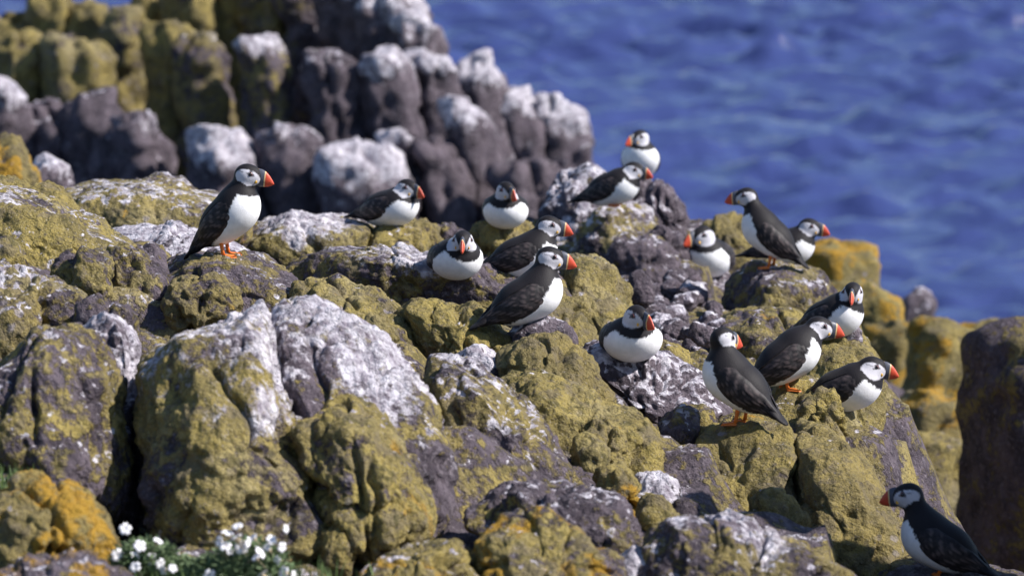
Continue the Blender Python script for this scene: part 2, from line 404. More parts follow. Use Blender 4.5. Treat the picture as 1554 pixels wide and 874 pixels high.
ROCKS = [
 # ---- foreground
 ('boulder', 'olive boulder with purple bare middle, behind the orange boulder', 10.95, [(-60,600),(0,560),(20,538),(60,500),(105,494),(150,510),(170,560),(178,620),(190,700),(185,780),(120,830),(0,830),(-60,800)], dict(lichen=.72, guano=.25, orange=.25)),
 ('boulder', 'rounded white-stained boulder wedged beside the olive boulder with purple middle', 11.2, [(108,500),(135,482),(170,484),(195,503),(206,540),(203,580),(208,640),(222,720),(225,800),(160,790),(150,690),(135,600),(112,530)], dict(lichen=.12, guano=.45, orange=0, cap=1.0)),
 ('boulder', 'bright orange lichen boulder beside the white flowers', 10.2, [(-40,775),(0,740),(40,727),(85,729),(112,746),(140,765),(165,800),(178,832),(170,875),(60,890),(-40,890)], dict(lichen=.85, guano=.05, orange=.95)),
 ('boulder', 'orange and grey rock half hidden below the bright orange boulder', 9.85, [(-40,880),(10,862),(70,850),(150,852),(195,872),(205,930),(-40,930)], dict(lichen=.6, guano=.2, orange=.85)),
 ('boulder', 'huge tall boulder with white guano cap and olive front behind the flowers', 11.05, [(224,490),(232,458),(260,445),(300,452),(335,460),(372,452),(398,475),(420,560),(445,620),(470,690),(500,760),(545,840),(530,900),(400,910),(260,900),(236,800),(226,700),(214,600),(216,530)], dict(lichen=.78, guano=.12, orange=.35, cap=1.08, thick=.38, tilt=.35)),
 ('boulder', 'long white-capped boulder leaning right of the huge guano-capped boulder', 11.2, [(405,480),(425,457),(470,464),(520,484),(570,504),(610,545),(640,590),(662,640),(685,700),(690,790),(650,850),(560,860),(500,770),(460,670),(435,600),(415,540)], dict(lichen=.6, guano=.2, orange=.2, cap=1.12, thick=.35, tilt=.4)),
 ('boulder', 'yellow-olive boulder lying in front of the long white-capped boulder', 10.85, [(444,640),(458,611),(490,598),(530,602),(570,630),(605,675),(640,725),(655,790),(625,850),(565,870),(520,810),(480,735),(455,690)], dict(lichen=.85, guano=.1, orange=.5, tilt=.4)),
 ('stone', 'small olive stone at the foot of the huge guano-capped boulder', 10.65, [(488,830),(495,803),(512,795),(528,812),(536,850),(520,875),(492,870)], dict(lichen=.8)),
 ('boulder', 'olive boulder with dark purple head beside the white streaks', 11.65, [(645,570),(655,540),(672,532),(695,538),(735,562),(770,590),(802,622),(840,672),(865,712),(875,750),(840,800),(760,820),(705,790),(682,710),(660,630)], dict(lichen=.72, guano=.3, orange=.4, tilt=.4, thick=.32)),
 ('boulder', 'dark rock streaked with white guano between two lichen boulders', 11.6, [(640,625),(665,630),(690,650),(722,705),(752,770),(750,840),(690,840),(668,730)], dict(lichen=.18, guano=.62, orange=.1)),
 ('boulder', 'low orange rock in front of the yellow-olive boulder', 10.25, [(545,885),(575,852),(610,838),(655,830),(700,834),(727,852),(745,930),(545,930)], dict(lichen=.75, guano=.22, orange=.85)),
 ('boulder', 'broad rock splashed with bright orange lichen below the grey olive rock', 10.35, [(722,840),(745,802),(800,784),(850,794),(900,828),(950,862),(975,930),(722,930)], dict(lichen=.8, guano=.12, orange=.95)),
 ('boulder', 'grey olive rock above the broad orange-splashed rock', 10.85, [(700,790),(745,752),(790,738),(840,738),(895,745),(945,762),(985,790),(998,830),(960,870),(860,860),(760,830)], dict(lichen=.55, guano=.28, orange=.2)),
 ('boulder', 'white-crested olive rock in front of the cracked yellow boulder', 10.5, [(985,860),(998,805),(1030,790),(1080,787),(1150,800),(1200,824),(1250,850),(1300,880),(1320,940),(990,940)], dict(lichen=.68, guano=.25, orange=.15, cap=1.0)),
 ('stone', 'dark guano-splashed stone wedged beside the white-crested rock', 10.5, [(935,855),(955,838),(985,836),(1008,855),(1015,920),(940,920)], dict(lichen=.15, guano=.7, orange=.0)),
 # ---- middle
 ('boulder', 'smooth olive boulder below the puffin with spread brown wing', 12.7, [(603,475),(622,456),(650,454),(690,461),(740,474),(772,498),(787,522),(775,560),(720,590),(660,580),(640,530)], dict(lichen=.92, guano=.05, orange=.1, tilt=.5)),
 ('stone', 'white-splashed dark stone beside the smooth olive boulder', 12.4, [(690,552),(715,532),(745,530),(768,548),(775,600),(700,605)], dict(lichen=.1, guano=.75, orange=0)),
 ('boulder', 'cracked olive boulder topped by a grey slab', 12.35, [(752,560),(775,525),(808,508),(850,514),(890,540),(915,575),(928,620),(900,650),(850,640),(780,610)], dict(lichen=.9, orange=.3)),
 ('stone', 'grey speckled slab lying on the cracked olive boulder', 12.65, [(770,520),(782,494),(805,485),(835,485),(862,493),(872,518),(840,545),(790,545)], dict(lichen=.35, guano=.42)),
 ('boulder', 'long lumpy olive boulder with a pale grey lichen spot', 12.0, [(748,605),(765,570),(800,562),(835,568),(885,592),(930,614),(970,627),(995,650),(1004,690),(990,740),(940,750),(880,720),(820,690),(770,650)], dict(lichen=.92, orange=.5, tilt=.4)),
 ('boulder', 'rounded olive lump on the right half of the lumpy boulder', 11.85, [(880,660),(892,632),(912,622),(935,630),(948,665),(948,715),(925,745),(893,715)], dict(lichen=.92, orange=.25)),
 ('boulder', 'outermost olive lump of the lumpy boulder above the small gully', 11.95, [(950,660),(962,638),(980,635),(999,658),(1004,700),(990,735),(962,730)], dict(lichen=.92, orange=.1)),
 ('stone', 'small pointed olive stone below the lumpy boulder', 11.7, [(872,695),(880,668),(893,662),(907,670),(926,702),(915,735),(880,738)], dict(lichen=.95, orange=.1)),
 ('stone', 'orange-speckled stone below the small pointed olive stone', 11.5, [(905,745),(920,712),(948,701),(963,725),(975,757),(1000,795),(960,810),(920,785)], dict(lichen=.9, orange=.7)),
 ('stone', 'wedge-shaped olive stone above the white-crested rock', 11.3, [(968,785),(978,758),(1000,750),(1020,772),(1036,800),(1000,820)], dict(lichen=.9, orange=.4)),
 ('stone', 'little dark olive stone beside the wedge-shaped stone', 11.45, [(1022,775),(1032,757),(1046,760),(1060,780),(1062,805),(1035,812)], dict(lichen=.7, orange=.1)),
 ('stone', 'dark stone frosted white above the wedge-shaped olive stone', 11.75, [(960,740),(975,722),(1000,718),(1022,740),(1035,765),(1000,790),(970,780)], dict(lichen=.05, guano=.75, orange=.0)),
 ('boulder', 'dark boulder heavily splashed white under the sitting white-breasted puffin', 12.75, [(878,548),(886,526),(935,522),(1000,538),(1042,554),(1072,580),(1100,622),(1115,670),(1060,700),(1000,690),(955,660),(925,610),(905,570)], dict(lichen=.2, guano=.42, orange=.0, cap=.6)),
 ('stone', 'round dark stone with a white stripe below the splashed boulder', 12.35, [(1004,655),(1018,628),(1042,618),(1062,638),(1058,670),(1032,685),(1010,678)], dict(lichen=.62, guano=.3)),
 ('stone', 'olive stone leaning on the round dark stone', 12.45, [(1040,632),(1060,616),(1080,622),(1085,650),(1070,678),(1050,675)], dict(lichen=.85)),
 ('stone', 'olive stone tucked behind the splashed boulder', 13.1, [(988,545),(998,527),(1018,522),(1036,532),(1045,560),(1010,575)], dict(lichen=.85, guano=.1)),
 ('stone', 'olive grey stone beside the puffin that looks back', 13.2, [(1038,560),(1050,535),(1070,530),(1085,545),(1090,590),(1060,600)], dict(lichen=.75, guano=.2)),
 ('boulder', 'large yellow-olive boulder left of a deep vertical crack', 12.35, [(1038,720),(1050,672),(1085,647),(1130,630),(1170,638),(1203,650),(1209,720),(1207,830),(1180,900),(1110,870),(1060,800),(1042,760)], dict(lichen=.85, guano=.08, orange=.4, thick=.4, tilt=.35)),
 ('boulder', 'large yellow boulder right of a deep vertical crack', 12.25, [(1205,690),(1214,655),(1232,648),(1262,660),(1292,682),(1315,702),(1330,732),(1345,770),(1358,800),(1362,850),(1355,930),(1250,950),(1206,930),(1203,780)], dict(lichen=.92, guano=.04, orange=.42, thick=.4, tilt=.45)),
 ('stone', 'square olive knob low on the cracked yellow boulder', 11.75, [(1140,770),(1150,752),(1180,748),(1205,760),(1208,830),(1185,880),(1148,860)], dict(lichen=.9, guano=.12)),
 ('boulder', 'olive shelf rock that the leaning puffin stands on', 12.95, [(1160,640),(1172,605),(1195,580),(1235,578),(1275,600),(1305,640),(1325,700),(1322,760),(1270,760),(1205,740),(1168,700)], dict(lichen=.85, guano=.15, orange=.35, tilt=.5)),
 ('stone', 'upright olive slab beside the dark guano-washed hollow', 12.75, [(1218,612),(1240,594),(1262,588),(1278,612),(1290,660),(1280,690),(1250,675)], dict(lichen=.9, orange=.25)),
 ('boulder', 'yellow edge boulder with orange lichen under two sitting puffins', 13.9, [(1215,560),(1240,525),(1285,512),(1320,528),(1336,555),(1335,600),(1332,650),(1328,730),(1290,760),(1235,720),(1215,640)], dict(lichen=.9, orange=.6, thick=.35, tilt=.35)),
 ('stone', 'black and white chip of stone beside the puffin facing out', 13.95, [(1282,510),(1290,500),(1302,501),(1307,512),(1300,522),(1286,521)], dict(lichen=.0, guano=.7, orange=0)),
 ('boulder', 'olive crag topped by the two crossing puffins', 16.0, [(1105,450),(1112,420),(1132,404),(1175,398),(1215,401),(1245,414),(1262,440),(1265,490),(1240,540),(1160,545),(1105,520)], dict(lichen=.72, guano=.25, orange=.1, thick=.4, tilt=.3)),
 ('boulder', 'shadowed olive block below the crag with the crossing puffins', 14.9, [(1085,540),(1095,490),(1130,470),(1180,468),(1240,488),(1285,508),(1300,560),(1280,640),(1180,660),(1100,640)], dict(lichen=.75, guano=.12, orange=.4, thick=.45)),
 ('boulder', 'yellow boulder beside the dark stony gully', 14.3, [(828,420),(845,393),(880,387),(918,398),(943,422),(957,452),(952,490),(925,540),(890,545),(850,510),(832,460)], dict(lichen=.92, guano=.15, orange=.25, tilt=.45)),
 ('boulder', 'yellow sloping boulder behind the splashed boulder', 13.6, [(775,500),(795,468),(830,448),(862,452),(888,482),(906,525),(900,580),(850,570),(790,540)], dict(lichen=.92, guano=.08, orange=.45, tilt=.5)),
 ('rock_ledge', 'long rock ledge with white top below four puffins', 14.25, [(430,420),(450,398),(500,384),(560,382),(640,392),(720,400),(800,408),(850,425),(865,460),(830,520),(760,530),(690,520),(610,500),(520,480),(450,450)], dict(lichen=.66, guano=.12, orange=.15, cap=1.05, thick=.45, tilt=.25, sq=3.2)),
 ('rock_ledge', 'straight olive ledge with flat white top behind the tall standing puffin', 15.75, [(350,400),(356,360),(378,340),(420,332),(480,333),(540,338),(562,345),(572,395),(560,440),(460,450),(380,440)], dict(lichen=.78, guano=.05, cap=1.15, thick=.45, tilt=.15, sq=3.4, crease=.7)),
 ('boulder', 'squat olive boulder at the end of the straight ledge', 15.6, [(540,400),(545,352),(575,338),(615,341),(640,352),(648,395),(640,450),(550,450)], dict(lichen=.82, guano=.22, cap=.6, sq=3)),
 ('stone', 'narrow olive stone behind the squat boulder', 16.0, [(598,360),(610,336),(640,334),(660,342),(668,370),(660,410),(610,410)], dict(lichen=.85)),
 ('stone', 'low tan stone tapering off the end of the ledge', 16.1, [(650,360),(660,337),(678,336),(700,352),(715,380),(690,400),(658,395)], dict(lichen=.6, guano=.2)),
 ('boulder', 'round olive boulder under the white-breasted puffin on the skyline', 15.85, [(708,375),(718,345),(745,334),(780,334),(805,345),(814,370),(800,410),(720,410)], dict(lichen=.92, sq=3)),
 ('boulder', 'dark left shoulder of the crag topped by two puffins', 17.8, [(818,370),(832,310),(845,265),(862,250),(895,252),(930,275),(950,320),(945,380),(900,420),(840,420)], dict(lichen=.5, guano=.5, orange=.1, tilt=.15)),
 ('boulder', 'upright brown boulder right of the cleft in the puffin crag', 18.0, [(984,330),(984,285),(996,268),(1012,280),(1030,305),(1042,345),(1046,400),(1010,410),(988,390)], dict(lichen=.42, guano=.3, orange=.35, tilt=.15)),
 ('boulder', 'speckled grey boulder in front of the puffin crag', 17.3, [(862,400),(880,350),(905,320),(940,306),(975,312),(998,340),(1000,390),(980,430),(880,430)], dict(lichen=.7, guano=.42, orange=.1)),
 ('boulder', 'back rock of the puffin crag against the sea', 18.4, [(915,330),(925,275),(950,262),(985,261),(1000,285),(1003,340),(960,380),(925,370)], dict(lichen=.25, guano=.4, tilt=.1)),
 ('boulder', 'olive brown rock at the head of the gully', 16.8, [(918,420),(930,370),(955,352),(985,356),(1015,378),(1036,408),(1030,450),(960,455)], dict(lichen=.6, guano=.25, orange=.1)),
 ('stone', 'purple stone on the slope below the puffin crag', 17.0, [(978,370),(992,350),(1015,345),(1040,362),(1052,385),(1035,410),(995,400)], dict(lichen=.15, guano=.2)),
 ('boulder', 'yellow lichen knob behind the puffin with its back to the wind', 17.7, [(1058,380),(1066,340),(1082,322),(1105,317),(1130,328),(1145,365),(1150,430),(1065,430)], dict(lichen=.9, orange=.35)),
 ('stone', 'smooth brown stone at the edge of the gully', 15.2, [(948,445),(955,424),(970,414),(986,420),(992,440),(985,465),(958,462)], dict(lichen=.3, guano=.1)),
 ('boulder', 'dark stained rock under the small puffin at the gully head', 17.1, [(1028,440),(1040,418),(1070,408),(1110,412),(1128,440),(1120,480),(1040,480)], dict(lichen=.35, guano=.35)),
 # ---- left slope
 ('rock_slab', 'broad olive slab with a white guano line along its upper edge', 13.3, [(-60,300),(-10,285),(50,300),(100,325),(160,352),(205,378),(225,402),(210,440),(150,460),(60,450),(-60,430)], dict(lichen=.78, guano=.26, orange=.4, cap=.62, tilt=.9, thick=.5, crease=.45, facets=3)),
 ('boulder', 'mossy olive ridge rock on the skyline above the broad slab', 14.4, [(-60,290),(-10,274),(40,279),(85,288),(112,306),(122,335),(80,360),(0,350),(-60,340)], dict(lichen=.92, orange=.45, tilt=.6)),
 ('rock_slab', 'skyline slab with white and orange patches behind the standing puffin', 15.6, [(78,320),(92,284),(120,275),(200,283),(290,290),(340,296),(372,318),(380,360),(290,390),(180,380),(100,360)], dict(lichen=.72, guano=.3, orange=.5, cap=.8, tilt=.6, thick=.55, sq=3, crease=.5, facets=3)),
 ('rock_slab', 'dark guano-washed slab behind the tall standing puffin', 14.2, [(150,375),(180,350),(230,342),(290,352),(340,370),(385,390),(390,430),(300,440),(200,420)], dict(lichen=.25, guano=.6, cap=.8, tilt=1.0, thick=.5, crease=.6)),
 ('boulder', 'tall rounded dark olive boulder left of the standing puffin', 12.65, [(158,410),(164,380),(185,363),(212,364),(238,380),(256,410),(266,460),(255,510),(225,535),(200,500),(175,450)], dict(lichen=.6, guano=.22, orange=.1)),
 ('boulder', 'grey olive boulder under the tall standing puffin', 13.1, [(228,450),(240,410),(268,390),(310,381),(360,383),(405,400),(445,428),(485,455),(495,510),(430,520),(330,510),(250,500)], dict(lichen=.62, guano=.2, orange=.2, tilt=.6, thick=.38)),
 ('boulder', 'yellow lump in front of the grey olive boulder', 12.5, [(245,460),(262,432),(300,420),(338,421),(362,438),(372,470),(340,500),(265,500)], dict(lichen=.85, orange=.4)),
 ('boulder', 'sloping olive boulder behind the long white-capped boulder', 12.75, [(425,470),(440,436),(482,424),(540,438),(590,454),(625,488),(648,528),(655,590),(610,620),(540,580),(460,520)], dict(lichen=.85, guano=.08, orange=.35, tilt=.6)),
 ('stone', 'small yellow stone set into the sloping olive boulder', 12.35, [(552,500),(560,478),(575,475),(592,490),(600,520),(580,535),(560,525)], dict(lichen=.95, orange=.3)),
 ('boulder', 'yellow boulder with white right flank above the white-stained boulder', 12.0, [(-60,420),(-10,395),(40,408),(100,434),(135,458),(142,500),(110,550),(40,560),(-60,560)], dict(lichen=.75, guano=.32, orange=.3, cap=.6)),
 ('stone', 'olive stone with white top behind the white-stained boulder', 11.85, [(112,500),(122,462),(150,448),(178,450),(192,470),(204,510),(190,550),(130,550)], dict(lichen=.7, guano=.3, cap=.7)),
 ('stone', 'rounded olive stone at the foot of the broad slab', 12.6, [(-30,385),(-5,362),(18,362),(32,385),(38,415),(10,430),(-30,425)], dict(lichen=.85)),
 ('stone', 'olive brown stone wedged below the broad slab', 12.55, [(76,420),(85,396),(108,385),(126,392),(124,430),(110,455),(85,450)], dict(lichen=.7, guano=.1)),
 ('stone', 'dull green stone beside the tall rounded boulder', 12.5, [(112,420),(120,384),(140,374),(160,388),(166,425),(160,470),(122,460)], dict(lichen=.7, guano=.25)),
 ('boulder', 'dark shaded rock that the lone shaded puffin rests on', 11.9, [(1290,900),(1325,862),(1370,852),(1430,858),(1500,868),(1570,885),(1600,960),(1300,960)], dict(lichen=.55, guano=.05, thick=.45)),
]
for name, label, D, poly, kw in ROCKS:
    kw = dict(kw)
    if name == 'boulder':
        kw['tilt'] = kw.get('tilt', .3) + .2
    kw.setdefault('grow', 1.05)
    boulder(name, label, D, poly, **kw)

# tall rock just right of the view: it throws the shade on the lone puffin
boulder('boulder', 'tall olive rock beside the lone shaded puffin', 11.33, [(1655,980),(1655,560),(1660,300),(1700,150),(1900,100),(2100,220),(2120,980)], lichen=.8, thick=.30, tilt=.0, sq=5, facets=1)

# rubble in the gully
rnd = random.Random(5)
gully = []
for i in range(60):
    fy = rnd.random()
    py = 425 + fy * 135
    px_ = 965 + rnd.random() * 130 + (fy - .5) * 20
    s_ = rnd.uniform(9, 20)
    D_ = 16.4 - fy * 2.9
    pl = []
    for k in range(8):
        a = k / 8 * 2 * math.pi
        rr_ = s_ * rnd.uniform(.75, 1.15)
        pl.append((px_ + 1.15 * rr_ * math.cos(a), py + .85 * rr_ * math.sin(a)))
    boulder('stone', 'small dark guano-spattered stone in the steep stony gully', D_, pl, lichen=rnd.choice([.05, .1, .3]), guano=rnd.uniform(.15, .55), orange=0, group='stones in the gully')

# ---- far cliff on the left: one thing, its columns are parts
cliff = empty('sea_cliff', tuple(at(400, 420, 28)))
bpy.context.view_layer.update()
tag(cliff, 'far sea cliff of jointed rock columns with yellow lichen and white guano', 'cliff')
def column(name, px, ptop, D, wpx, lichen, guano, orange, cap, parent=None, label=None, lean=0.0, leany=.06, depth=1.0, sides=6, flat=.16, bottom=560, seed=0, rot=None, rough=1.0, taper=.12, warp=.22, splits=3):
    """upright jointed column / block: many-sided section, worn top, standing from below the ledge in front"""
    global _off
    rs = np.random.RandomState(seed)
    top = at(px, ptop, D); bot = at(px, bottom, D)
    r0 = wpx / 2 * D / FPX
    hgt = top[2] - bot[2]
    nz = int(max(24, min(80, hgt / .035))); na = int(max(36, min(84, r0 * 2 * math.pi / .03)))
    th = np.arange(na) / na * 2 * math.pi
    s_ = np.linspace(0, 1, nz); s_ = 1 - (1 - s_) ** 1.35
    ncap = 9
    fa = (np.arange(sides) + rs.uniform(-.25, .25, sides)) / sides * 2 * math.pi + (rs.rand() * 6 if rot is None else rot)
    fd = rs.uniform(.82, 1.0, sides)
    den = np.cos(th[:, None] - fa[None])
    rr = np.where(den > .15, fd[None] / np.maximum(den, .15), 9).min(1)
    rr = np.minimum(rr, 1.25)
    ker = np.array([1, 2, 3, 2, 1.]); ker /= ker.sum()
    rr = np.convolve(np.concatenate([rr[-2:], rr, rr[:2]]), ker, 'valid')
    V = []
    fl = flat * 2 * r0 / hgt * 2.0
    rows = []
    for k, s1 in enumerate(s_):
        z = hgt * s1
        p = 1.0 + taper * (1 - s1)
        t = max(0, (s1 - (1 - fl)) / fl)
        p *= math.sqrt(max(0, 1 - (t * .86) ** 2.4))
        rows.append((z, p))
    p_last = rows[-1][1]
    for q in range(1, ncap + 1):
        f = q / ncap
        rows.append((hgt + .10 * r0 * (1 - (1 - f) ** 2), p_last * (1 - f) + .004))
    for z, p in rows:
        ex = lean * z + 0.0
        V.append(np.stack([rr * p * r0 * np.cos(th) + ex - lean * hgt, rr * p * r0 * depth * np.sin(th) + leany * z, np.full(na, z - hgt)], 1))
    nr_ = len(rows)
    V = np.concatenate(V)
    nrm = np.stack([np.tile(np.cos(th), nr_), np.tile(np.sin(th), nr_), np.repeat([max(0, (z - hgt * (1 - fl)) / (hgt * fl)) for z, p in rows], na) * .8], 1)
    nrm /= np.linalg.norm(nrm, axis=1)[:, None]
    off = rs.uniform(-40, 40, 3)
    dsp = warp * r0 * fbm(V * np.array([1.4, 1.4, .8]) / r0 * .8 + off, 3) + rough * (.025 * fbm(V * 6 + off, 4, .6))
    for _ in range(4):            # cross joints
        z0 = -rs.rand() * hgt * .75
        g = np.abs(V[:, 2] - z0 + .35 * r0 * perlin(V * (.9 / r0) + off + 7) + rs.uniform(-.5, .5) * V[:, 0])
        dsp -= .16 * r0 * np.exp(-(g / (.05)) ** 2) * np.clip(perlin(V / r0 * .7 + off + 3) * 3 + .6, 0, 1)
    for _ in range(splits):            # upright splits
        a0 = rs.rand() * 6.28
        da = np.abs((np.tile(th, nr_) - a0 + .35 * perlin(V * (1.2 / r0) + off + 15) + math.pi) % (2 * math.pi) - math.pi)
        dsp -= .22 * r0 * np.exp(-(da / .10) ** 2) * np.clip(perlin(V / r0 * .5 + off + 23) * 3 + .7, 0, 1)
    V = V + nrm * dsp[:, None]
    idx = np.arange(nr_ * na).reshape(nr_, na)
    nx_ = np.roll(idx, -1, 1)
    F = np.stack([idx[:-1], nx_[:-1], nx_[1:], idx[1:]], -1).reshape(-1, 4)
    capv = np.clip(np.interp(V[:, 2], [-.55 * r0 * 2.0, .0], [0, 1]) * .6 + np.clip(nrm[:, 2], 0, 1) * .7, 0, 1.1) * cap + (cap - 1) * .7
    V = V.astype(float)
    # carry the world position of the top
    o = mesh_obj(name, V, F, ROCK, loc=tuple(top))
    a = o.data.attributes.new('cap', 'FLOAT', 'POINT'); a.data.foreach_set('value', capv.astype(np.float32))
    o['lichen'] = float(lichen); o['guano'] = float(guano); o['orange'] = float(orange)
    if parent is not None: o.parent = parent
    else: tag(o, label, 'rock')
    ROCKPTS_FAR.append((np.array(bot), .1, r0))
    return o
ROCKPTS_FAR = []
# px, top, depth, width, lichen, guano, orange, cap, lean
COLS = [
 # back row: the skyline
 (-30,25,30,80,.85,0,.55,0,0),(22,28,30.2,52,.85,0,.5,0,0),(72,-12,30,62,.85,.05,.45,0,.02),(130,12,30,66,.8,.1,.3,.2,0),(182,22,29.6,58,.75,.15,.3,.3,.03),
 (228,-5,30.4,56,.7,.05,.3,0,.02),(285,-15,30.2,70,.8,.05,.35,0,.03),(345,-25,30.4,70,.8,.05,.3,0,.03),(405,-30,30.2,70,.75,.1,.25,.1,.04),(462,-25,30,66,.5,.2,.2,.5,.05),
 (520,-40,29.6,80,.2,.3,.05,1.1,.06),(585,-25,29.4,86,.1,.3,.05,1.35,.07),(628,20,29.2,56,.08,.25,0,1.3,.06),
 # middle row
 (28,60,29,60,.82,0,.6,0,0),(112,60,28.9,70,.8,.1,.35,.2,.02),(255,40,29,58,.85,.05,.6,.1,.03),(300,60,28.8,62,.7,.15,.3,.6,.05),
 (392,62,28.5,56,.6,.2,.2,1.0,.05),(492,85,28.4,60,.45,.2,.25,.8,.08),(575,85,28.4,62,.15,.2,.05,1.1,.10),
 (640,85,28.6,56,.08,.2,0,1.1,.10),(722,92,28.9,66,.05,.1,0,1.4,.08),(775,140,29,60,.05,.1,0,1.3,.07),(835,152,29.1,82,.04,.1,0,1.35,.04),
 # front row
 (-5,128,27.9,70,.15,.3,.05,1.15,.02),(70,170,28,80,.3,.35,.2,.4,.03),(132,150,27.9,84,.28,.3,.15,.2,.05),(198,185,27.7,74,.2,.35,.1,.7,.08),
 (330,205,27.5,82,.12,.15,.05,1.35,.05),(432,200,27.5,70,.25,.2,.15,.8,.07),(542,225,27.2,92,.18,.15,.2,1.4,.06),
 (598,200,27.5,50,.08,.15,0,1.2,.13),(650,215,27.4,60,.06,.2,0,.2,.12),(700,160,27.6,58,.05,.25,0,1.2,.10),(800,250,27.2,90,.04,.15,0,.2,.05),
]
for i, (x, y, D, w, li, gu, orr, cp, ln) in enumerate(COLS):
    column('rock_column', x, y, D, w * (1.45 if D < 29.3 else 1.35), min(1, li * 1.08), gu, orr * .8, cp * .95, parent=cliff, lean=-ln * 2.2, seed=i + 3, depth=1.1, rough=1.5, flat=.22, warp=.20, taper=.05)
for ch in cliff.children:
    ch.matrix_parent_inverse = Matrix.Translation(-cliff.location)

BACK = [
 ('boulder', 'blurred orange rock at the left edge below the far cliff', 18.5, [(-60,290),(-30,225),(0,198),(28,212),(48,245),(62,320),(-60,330)], dict(lichen=.8, orange=1.0, px=6)),
 ('boulder', 'blurred white and orange rock peeping over the skyline ledge', 19.5, [(40,310),(48,245),(72,230),(100,246),(112,300),(100,340),(50,340)], dict(lichen=.3, guano=.4, orange=.5, cap=1.1, px=6)),
 ('boulder', 'blurred purple rock at the water edge', 25.0, [(1345,510),(1360,465),(1375,445),(1398,434),(1418,448),(1420,490),(1400,540),(1355,540)], dict(lichen=.1, guano=.35, orange=.1, px=6)),
]
BLOCKS = [
 # label, px, top, depth, width, lichen, guano, orange, sides, rot, lean, depth factor
 ('large blurred orange-olive crag beyond the puffin stack', 1268, 372, 22.5, 130, .97, .0, .9, 5, .4, -.10, 1.0),
 ('blurred ochre shoulder in front of the orange-olive crag', 1300, 440, 21.6, 150, .97, .0, .9, 5, .9, -.16, .9),
 ('blurred ochre block left of a slanting dark crack', 1366, 494, 21.2, 92, .95, .0, .9, 4, .6, .14, .9),
 ('blurred yellow block right of a slanting dark crack', 1436, 492, 20.8, 104, .97, .0, .9, 4, .55, .12, .9),
 ('blurred yellow slab below the yellow block', 1412, 606, 20.0, 130, .97, .0, .9, 4, .6, .0, .9),
 ('blurred ochre block behind the dark tall block', 1505, 500, 21.8, 120, .95, .0, .9, 4, .6, .0, .9),
 ('grey purple block under the ochre shoulder', 1335, 590, 20.6, 80, .3, .15, .3, 4, .8, .0, .9),
 ('low olive block in the dark gap behind the lone shaded puffin', 1395, 660, 18.6, 150, .95, .0, .4, 4, .7, .0, .8),
]
for i, (label, px_, tp, D, w, li, gu, orr, sd_, rt, ln, df) in enumerate(BLOCKS):
    column('rock_block', px_, tp, D, w, li, gu, orr, 0, label=label, sides=sd_, rot=rt, lean=ln, depth=df, flat=.05, seed=60 + i, bottom=960, rough=1.3, taper=.25, leany=.05, warp=.06, splits=1)
column('rock_block', 1586, 492, 17.4, 225, .62, 0, .3, 0, label='tall dark block with lit olive top at the right edge', sides=4, rot=R(-145), lean=.0, depth=1.0, flat=.07, seed=91, bottom=1060, taper=.06, rough=.7, leany=.0, warp=.05, splits=1)
for name, label, D, poly, kw in BACK:
    kw = dict(kw); kw.setdefault('facets', 10)
    boulder(name, label, D, poly, **kw)

